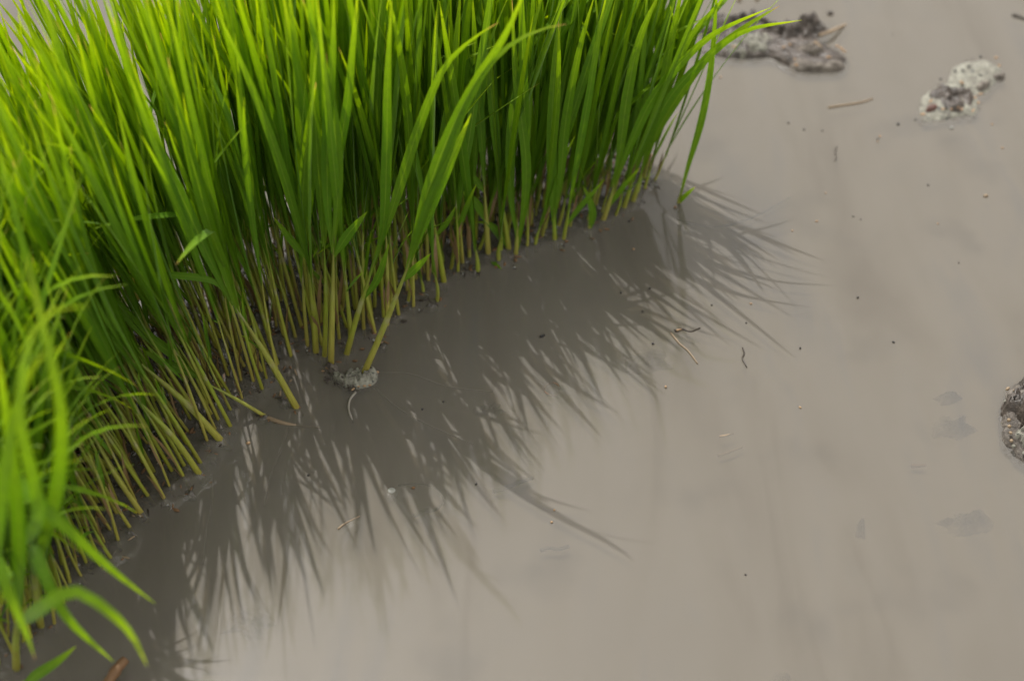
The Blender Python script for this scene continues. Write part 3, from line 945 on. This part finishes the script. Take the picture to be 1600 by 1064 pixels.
# pale double patch
t = thing('mud_island', 'pale flat double lobed mud crust with a dark mound and orange husks, upper right', 'mud', at_z(1490, 145))
lump('crust', [(1480, 118), (1488, 103), (1510, 96), (1540, 94), (1562, 102), (1568, 112), (1560, 124), (1556, 134), (1540, 148), (1518, 150), (1495, 142), (1478, 132)], (1522, 122), .0021, M_PALE, t, seed=11, rough=.35, fine=.3, power=.3)
lump('crust', [(1433, 168), (1438, 152), (1455, 138), (1478, 130), (1505, 136), (1525, 148), (1532, 164), (1528, 180), (1505, 184), (1480, 188), (1450, 192), (1437, 186)], (1482, 162), .0023, M_PALE, t, seed=12, rough=.35, fine=.3, power=.3)
lump('mud_mound', oval(1487, 160, 37, 18, seed=3, rot=.15), (1487, 160), .0060, M_DARK, t, seed=13, rough=.7, fine=.3, rings=10, around=48)
lump('mud_mound', oval(1534, 138, 13, 6, seed=4, rot=-.2), (1534, 138), .0034, M_GREY, t, seed=14, rough=.6, rings=8, around=32)
lump('mud_mound', oval(1560, 123, 12, 4, seed=6, rot=-.1), (1560, 123), .0022, M_GREY, t, seed=15, rough=.6, rings=8, around=32)
husks(t, [(1471, 180), (1485, 178), (1495, 177), (1500, 181), (1522, 160), (1529, 158), (1440, 187), (1501, 136), (1554, 99), (1558, 114), (1452, 168), (1518, 182), (1527, 168)], z=.0026, seed=3)
link('leaf_scrap', make_mesh('leaf_scrap', [lump_geo([tuple(Vector((a, b, 0)) - Vector((t.location.x, t.location.y, 0))) for a, b, _ in px_outline(oval(1455, 175, 10, 5, seed=2))], tuple((at_z(1455, 175) - t.location).xy), .0008, 4, 20, z0=.0024)], [M_RED]), t)
bits('speck', [(1517, 100), (1530, 97), (1508, 104), (1490, 120), (1502, 118), (1512, 112), (1530, 126), (1476, 176), (1468, 132)], M_BLACK, t, .0003, .0006, .0008, .0016, .0022, .0026, 4)

# clod at the right edge
t = thing('mud_island', 'rough grey clod crusted with husks, cut off by the right edge', 'mud', at_z(1610, 655))
lump('crust', [(1568, 618), (1562, 655), (1566, 690), (1582, 712), (1602, 728), (1650, 735), (1690, 690), (1690, 620), (1650, 592), (1605, 590), (1580, 600)], (1620, 660), .0052, M_BROWNMUD, t, seed=21, rough=.6, fine=.4, power=.4)
lump('mud_mound', oval(1615, 645, 40, 44, seed=12, jit=.3), (1615, 645), .0095, M_DARK, t, seed=22, rough=.8, fine=.3)
lump('pale_rim', oval(1595, 692, 14, 14, seed=13), (1595, 692), .0070, M_PALE, t, seed=23, rough=.5, fine=.4, rings=8, around=36)
husks(t, [(1570, 620), (1572, 668), (1573, 677), (1574, 690), (1576, 700), (1582, 618)], mat=M_STRAW, z=.0032, seed=5, size=(.0005, .0014))
husks(t, [(1578, 640), (1573, 649), (1567, 638), (1580, 706), (1597, 715)], mat=M_PALE, z=.0034, seed=6, size=(.0005, .0014), name='pale_husk')

# solid lumps standing for sky-reflecting menisci, with brown shards caught at the feet of the outer row
cr = random.Random(21)
for x, y, where in ((350, 684, 'the thick olive leaning stem'), (331, 714, 'the gap below the thick olive leaning stem'), (296, 770, 'the stem below the ginger footed one'), (443, 628, 'the thick yellow leaning stem'),
                    (412, 654, 'the sprawled thin stem'), (222, 806, 'the bleached lowest stem'), (204, 836, 'the near left row, below the bleached stem'), (188, 873, 'the lowest corner of the left row'),
                    (452, 592, 'the stems behind the thick yellow one'), (672, 480, 'the husk heap right of the mud clod'), (620, 497, 'the stems just right of the mud clod'), (598, 541, 'the clod seedling, on its right'),
                    (742, 422, 'the torn green leaf bit, on its left'), (392, 618, 'the stems above the sprawled one'), (535, 548, 'the seedling crossing behind the clod')):
    t = thing('meniscus_lump', 'meniscus glint lump with brown shards under ' + where, 'mud', at_z(x, y))
    lump('crumb', oval(x, y, cr.uniform(6, 11), cr.uniform(4, 7), 10, cr.uniform(-.5, .5), x, .3), (x, y), cr.uniform(.0010, .0018), M_MENISCUS, t, seed=x, rough=.8, fine=.4, rings=6, around=24, jag=.25)  # this crumb stands for a sky-reflecting meniscus
    for _ in range(cr.randint(2, 4)):
        q = at_z(x + cr.gauss(0, 8), y + cr.gauss(-3, 4)) - t.location
        link('shard', make_mesh('shard', [grain_geo((0, 0, 0), cr.uniform(.00018, .0004), cr.uniform(.0010, .0030), cr.uniform(0, 3.1), cr.uniform(-.2, .9), 5)], [cr.choice((M_BROWN, M_LITTER, M_STRAW))]), t, (q.x, q.y, .0008))

# clod with the leaning seedling
t = thing('mud_clod', 'small pale crumbly clod carrying the frontmost seedlings in the shade', 'mud', at_z(555, 593))
lump('crust', [(533, 594), (540, 584), (555, 576), (575, 573), (588, 580), (592, 592), (584, 602), (566, 608), (546, 608), (536, 602)], (565, 591), .0042, M_PALE, t, seed=31, rough=.6, fine=.45, power=.5)
lump('crust', [(518, 585), (526, 583), (536, 588), (546, 596), (548, 606), (536, 604), (524, 596)], (534, 595), .0030, M_PALE, t, seed=32, rough=.6, fine=.45, power=.5, around=40, rings=8)
lump('crust', oval(521, 578, 9, 7, seed=31), (521, 578), .0026, M_GREY, t, seed=33, rough=.6, fine=.4, around=30, rings=7)
husks(t, [(560, 607), (570, 606), (578, 604), (552, 611), (590, 584), (505, 583), (512, 577)], z=.0010, seed=7, size=(.0004, .0013))
bits('speck', scatter_px(545, 598, 38, 14, 30, 9) + scatter_px(512, 583, 14, 10, 14, 10), M_DARK, t, .0002, .00045, .0006, .0016, .0005, .0026, 11)

# drowned lumps that only just show through the water
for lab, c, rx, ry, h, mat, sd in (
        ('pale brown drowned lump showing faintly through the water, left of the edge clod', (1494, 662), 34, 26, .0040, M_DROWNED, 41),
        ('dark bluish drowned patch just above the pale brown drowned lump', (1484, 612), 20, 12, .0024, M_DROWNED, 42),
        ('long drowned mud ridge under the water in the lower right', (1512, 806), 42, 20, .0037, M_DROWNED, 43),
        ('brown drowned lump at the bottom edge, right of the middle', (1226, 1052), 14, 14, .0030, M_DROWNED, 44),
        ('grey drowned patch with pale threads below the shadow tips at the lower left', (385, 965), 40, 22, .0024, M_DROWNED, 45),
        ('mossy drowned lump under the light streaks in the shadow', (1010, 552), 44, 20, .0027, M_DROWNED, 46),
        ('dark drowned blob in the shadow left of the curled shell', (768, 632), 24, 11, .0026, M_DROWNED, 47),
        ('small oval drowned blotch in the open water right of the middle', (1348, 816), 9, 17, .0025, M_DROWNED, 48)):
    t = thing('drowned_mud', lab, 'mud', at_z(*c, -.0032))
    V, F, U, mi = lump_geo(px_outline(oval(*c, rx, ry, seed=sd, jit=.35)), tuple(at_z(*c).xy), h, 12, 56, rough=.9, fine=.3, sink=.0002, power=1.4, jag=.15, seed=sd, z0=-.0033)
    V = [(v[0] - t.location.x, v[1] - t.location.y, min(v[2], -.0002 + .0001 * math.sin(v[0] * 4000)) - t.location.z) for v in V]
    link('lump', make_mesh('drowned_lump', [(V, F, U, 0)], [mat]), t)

# ------------------------------------------------------------------ twigs, straws, roots and scraps on the water
def strand(name, label, cat, pts, r0, r1, mat, wob=.25, group=None, sides=6):
    base = at_z(*pts[0][:2])
    pp = [at_z(*(q if len(q) == 3 else (*q, .0003))) - base for q in pts]
    o = link(name, make_mesh(name, [tube_geo(catmull(pp, 14), r0, r1, sides, 1, True, wob, len(label))], [mat]), None, base)
    return tag(o, label, cat, group)
strand('twig', 'thin tan straw floating alone between the two upper right mud islands', 'straw', [(1294, 168), (1320, 164), (1345, 160), (1364, 154)], .0004, .00025, M_STRAW)
strand('straw', 'golden straw thread trailing down right in the shadow fringe', 'straw', [(1048, 520), (1062, 537), (1075, 548), (1090, 568)], .0003, .0002, M_STRAW)
strand('twig', 'dark curled twig scrap with a bright end floating in the shadow fringe', 'twig', [(1054, 517), (1066, 514), (1078, 518), (1094, 512)], .0005, .0002, M_LITTER)
strand('husk', 'small bright orange husk on the dark curled twig scrap', 'husk', [(1057, 516, .0008), (1065, 514, .0008)], .0004, .0002, M_HUSK)
strand('twig', 'tiny kinked red brown twig at the tip of a blade shadow', 'twig', [(1160, 543), (1163, 552), (1160, 560), (1167, 574)], .00025, .00015, M_LITTER, .6)
strand('twig', 'half sunk dark stick crossed by the long blade shadow', 'twig', [(770, 768, -.0014), (790, 762, -.0009), (815, 752, -.0010), (832, 747, -.0016)], .0009, .0005, M_TWIGSUB)
strand('worm_twig', 'dark wavy sunken twig in open water below the long blade shadow tip', 'twig', [(844, 860, -.0010), (858, 856, -.0008), (872, 858, -.0008), (889, 853, -.0010)], .0006, .0005, M_TWIGSUB)
strand('hair_root', 'dark hooked hair root in the water below the upper straw', 'root', [(1307, 230), (1305, 238), (1307, 246), (1304, 252)], .0003, .0001, M_TWIGSUB)
strand('straw', 'cream sliver of straw in the open water right of the shadow', 'straw', [(1124, 682, -.0003), (1136, 680, -.0003), (1146, 677, -.0004)], .0004, .0003, M_STRAW)
strand('straw', 'sunken pale brown sliver below the cream straw sliver', 'straw', [(1122, 712, -.0012), (1140, 706, -.0010), (1160, 698, -.0013)], .0005, .0003, M_STRAW)
strand('straw', 'faint reddish sliver sunk left of the lower right mud ridge', 'straw', [(1424, 728, -.0014), (1446, 727, -.0012)], .0007, .0005, M_BROWN)
strand('root', 'pale curved root bending down from the mud clod', 'root', [(556, 613), (547, 624, .0004), (545, 640, .0004), (552, 660, -.0004)], .0004, .0003, M_ROOT, .2)
strand('stick', 'brown broken stalk out of focus at the bottom edge near the left corner', 'twig', [(165, 1072, .003), (182, 1046, .004), (196, 1030, .004)], .0016, .0012, M_BROWN)
strand('root', 'brown root running right into the water from the sprawled stem', 'root', [(414, 651), (440, 660), (470, 666, -.0006), (500, 668, -.0012)], .0007, .0004, M_STRAW)
strand('hair_root', 'long faint root thread under the water right of the clod', 'root', [(592, 583, -.0004), (640, 584, -.0005), (700, 604, -.0006), (770, 612, -.001)], .00035, .0002, M_ROOT)
strand('hair_root', 'long faint root thread slanting down right below the clod', 'root', [(584, 604, -.0004), (620, 636, -.0005), (670, 664, -.0006), (740, 694, -.001)], .00035, .0002, M_ROOT)
strand('hair_root', 'thin root thread in the shaded water below the leaning stems', 'root', [(452, 660, -.0004), (440, 700, -.0005), (424, 740, -.0006), (412, 790, -.001)], .00035, .0002, M_ROOT)
strand('hair_root', 'pale thread curving through the dark water of the lower left', 'root', [(330, 742, -.0004), (332, 780, -.0005), (322, 830, -.0006), (318, 880, -.001)], .00035, .0002, M_ROOT)
strand('grass_and_shadow_strand', 'single sunken grass thread curving up right from the lone seedling', 'grass', [(1060, 345, -.0012), (1120, 355, -.0010), (1180, 338, -.0012), (1236, 308, -.0018)], .0005, .0002, M_TWIGSUB, .1)  # soft shadow of a high blade, built as a dark strand
strand('grass_and_shadow_strand', 'short dark curled leaf sunk at the shadow edge below the bubble', 'grass', [(646, 806, -.0012), (662, 798, -.0008), (680, 796, -.0008), (692, 786, -.0012)], .0008, .0004, M_OLIVE, .1)
strand('grass_and_shadow_strand', 'thin curled stalk arching over the white bubble', 'grass', [(622, 758, -.0003), (650, 756, -.0002), (676, 760, -.0005), (690, 774, -.0006), (688, 790, -.0010)], .0003, .0002, M_OLIVE, .1)
strand('straw', 'forked pinkish scrap at the shadow tips left of the white bubble', 'straw', [(528, 826), (538, 818), (550, 812), (562, 806)], .00025, .00015, M_STRAW)
# ring-shaped shell
base = at_z(862, 607)
pp = [Vector((math.cos(a) * .0024, math.sin(a) * .0026, .0003 * math.sin(a * 2) - .0004)) for a in [i * 2 * math.pi / 11 * .92 for i in range(12)]]
tag(link('shell_ring', make_mesh('shell_ring', [tube_geo(catmull(pp, 24),   .0004, .0002, 6, 1, True, .3)], [M_BROWN]), None, base), 'small curled ring of shell in the middle of the shadow', 'shell')
# bubble
bb = at_z(612, 767)
V, F, U, mi = lump_geo([(math.cos(i * .5236) * .0016, math.sin(i * .5236) * .0016) for i in range(12)], (0, 0), .0008, 8, 24, rough=.05, fine=.05, seed=2)
tag(link('foam_bubble', make_mesh('foam_bubble', [(V, F, U, 0)], [M_BUBBLE]), None, bb), 'white foam bubble on the water at the ragged shadow edge', 'bubble')
# green leaf scrap, dark seed, yellow bit, curled husk
base = at_z(770, 404)
pp = [at_z(768, 407, .0004) - base, at_z(773, 412, .0008) - base, at_z(784, 421, .0004) - base]
pp.insert(0, at_z(766, 404, .0003) - base)
tag(link('leaf_scrap', make_mesh('leaf_scrap', [blade_geo(catmull(pp, 8), .0018, (0, 0, 1), 0, .3)], [M_LEAF]), None, base), 'torn bit of green leaf floating before the front row', 'leaf')
def seed_at(name, label, cat, x, y, r, l, ang, mat, z=.0003):
    return tag(link(name, make_mesh(name, [grain_geo((0, 0, z), r, l, ang)], [mat]), None, at_z(x, y)), label, cat)
seed_at('seed', 'black seed floating in the middle of the plain shadow', 'seed', 847, 526, .0005, .0020, .6, M_BLACK)
seed_at('husk', 'yellow chip floating on dark water below the sprawled stem', 'husk', 388, 693, .0005, .0013, .3, M_HUSK)
seed_at('husk', 'brown curled husk at the waterline beside the torn green leaf bit', 'husk', 774, 394, .0010, .0028, .5, M_BROWN, .0008)
seed_at('seed', 'small dark seed left of the black specks below the white bubble', 'seed', 646, 763, .0004, .0011, .2, M_BROWN)
seed_at('husk', 'pale husk half hidden below the upper right double crust', 'husk', 1487, 201, .0005, .0017, .1, M_BUBBLE)
seed_at('crumb', 'brown crumb with a dark dot in the open water at the far right', 'crumb', 1540, 307, .0006, .0018, .2, M_STRAW)
seed_at('crumb', 'dark blue grey crumb left of the pale double crust', 'crumb', 1403, 195, .0006, .0011, .2, M_BLACK)
seed_at('crumb', 'dark crumb beyond the twig of the dark mud island', 'crumb', 1297, 23, .0010, .0026, .1, M_DARK, .0006)
seed_at('crumb', 'tan crumb at the top edge left of the dark mud island', 'crumb', 1155, 2, .0009, .0022, .1, M_STRAW, .0006)
seed_at('crumb', 'second tan crumb at the top edge, above the dark mud island', 'crumb', 1183, 1, .0008, .0020, .1, M_STRAW, .0006)
strand('stick', 'dark stick end entering at the upper right edge', 'twig', [(1582, 24), (1592, 27), (1606, 32)], .0008, .0006, M_TWIGSUB)
# tiny specks
bits('dark_specks', [(1333, 339), (1345, 343), (1340, 466), (1232, 193), (1285, 205), (1371, 218), (970, 458), (1015, 452), (1004, 488), (1112, 477), (1020, 538), (1396, 535), (482, 743),
      (1256, 203), (1498, 411), (1166, 505), (983, 347), (1165, 898), (1395, 55), (1430, 188), (660, 640), (693, 628), (1250, 545), (744, 757), (1450, 290)], M_BLACK, None, .00022, .00045, .0004, .0009, .0001, .0004, 3)
bits('pale_specks', [(1290, 302), (1375, 214), (1371, 222), (1126, 122), (1250, 637), (1276, 346), (1566, 232), (990, 390), (1173, 475), (1238, 361), (1550, 195), (866, 797), (862, 816), (1580, 667), (1465, 350), (1040, 605)], M_HUSK, None, .00025, .0004, .0006, .0012, .0001, .0004, 4)
# brown flecks and scum caught between the stems
fr = random.Random(8)
sp1, sp2 = [], []
for p, r in stems_w:
    x, y = to_px(p)
    for _ in range(fr.choice((0, 1, 2, 3))): sp1.append((x + fr.gauss(0, 9), y + fr.gauss(3, 6)))
    for _ in range(fr.choice((0, 0, 1, 2))): sp2.append((x + fr.gauss(0, 8), y + fr.gauss(3, 5)))
bits('litter_flecks', sp1, M_BROWN, None, .0002, .0006, .0006, .0026, .0001, .0010, 12)
bits('dark_litter', sp2 + [(a + 3, b + 2) for a, b in sp2], M_LITTER, None, .0002, .0004, .0008, .0026, .0001, .0008, 13)
bits('scum_flecks', sp2, M_BUBBLE, None, .0002, .0005, .0006, .0016, .0002, .0008, 14)
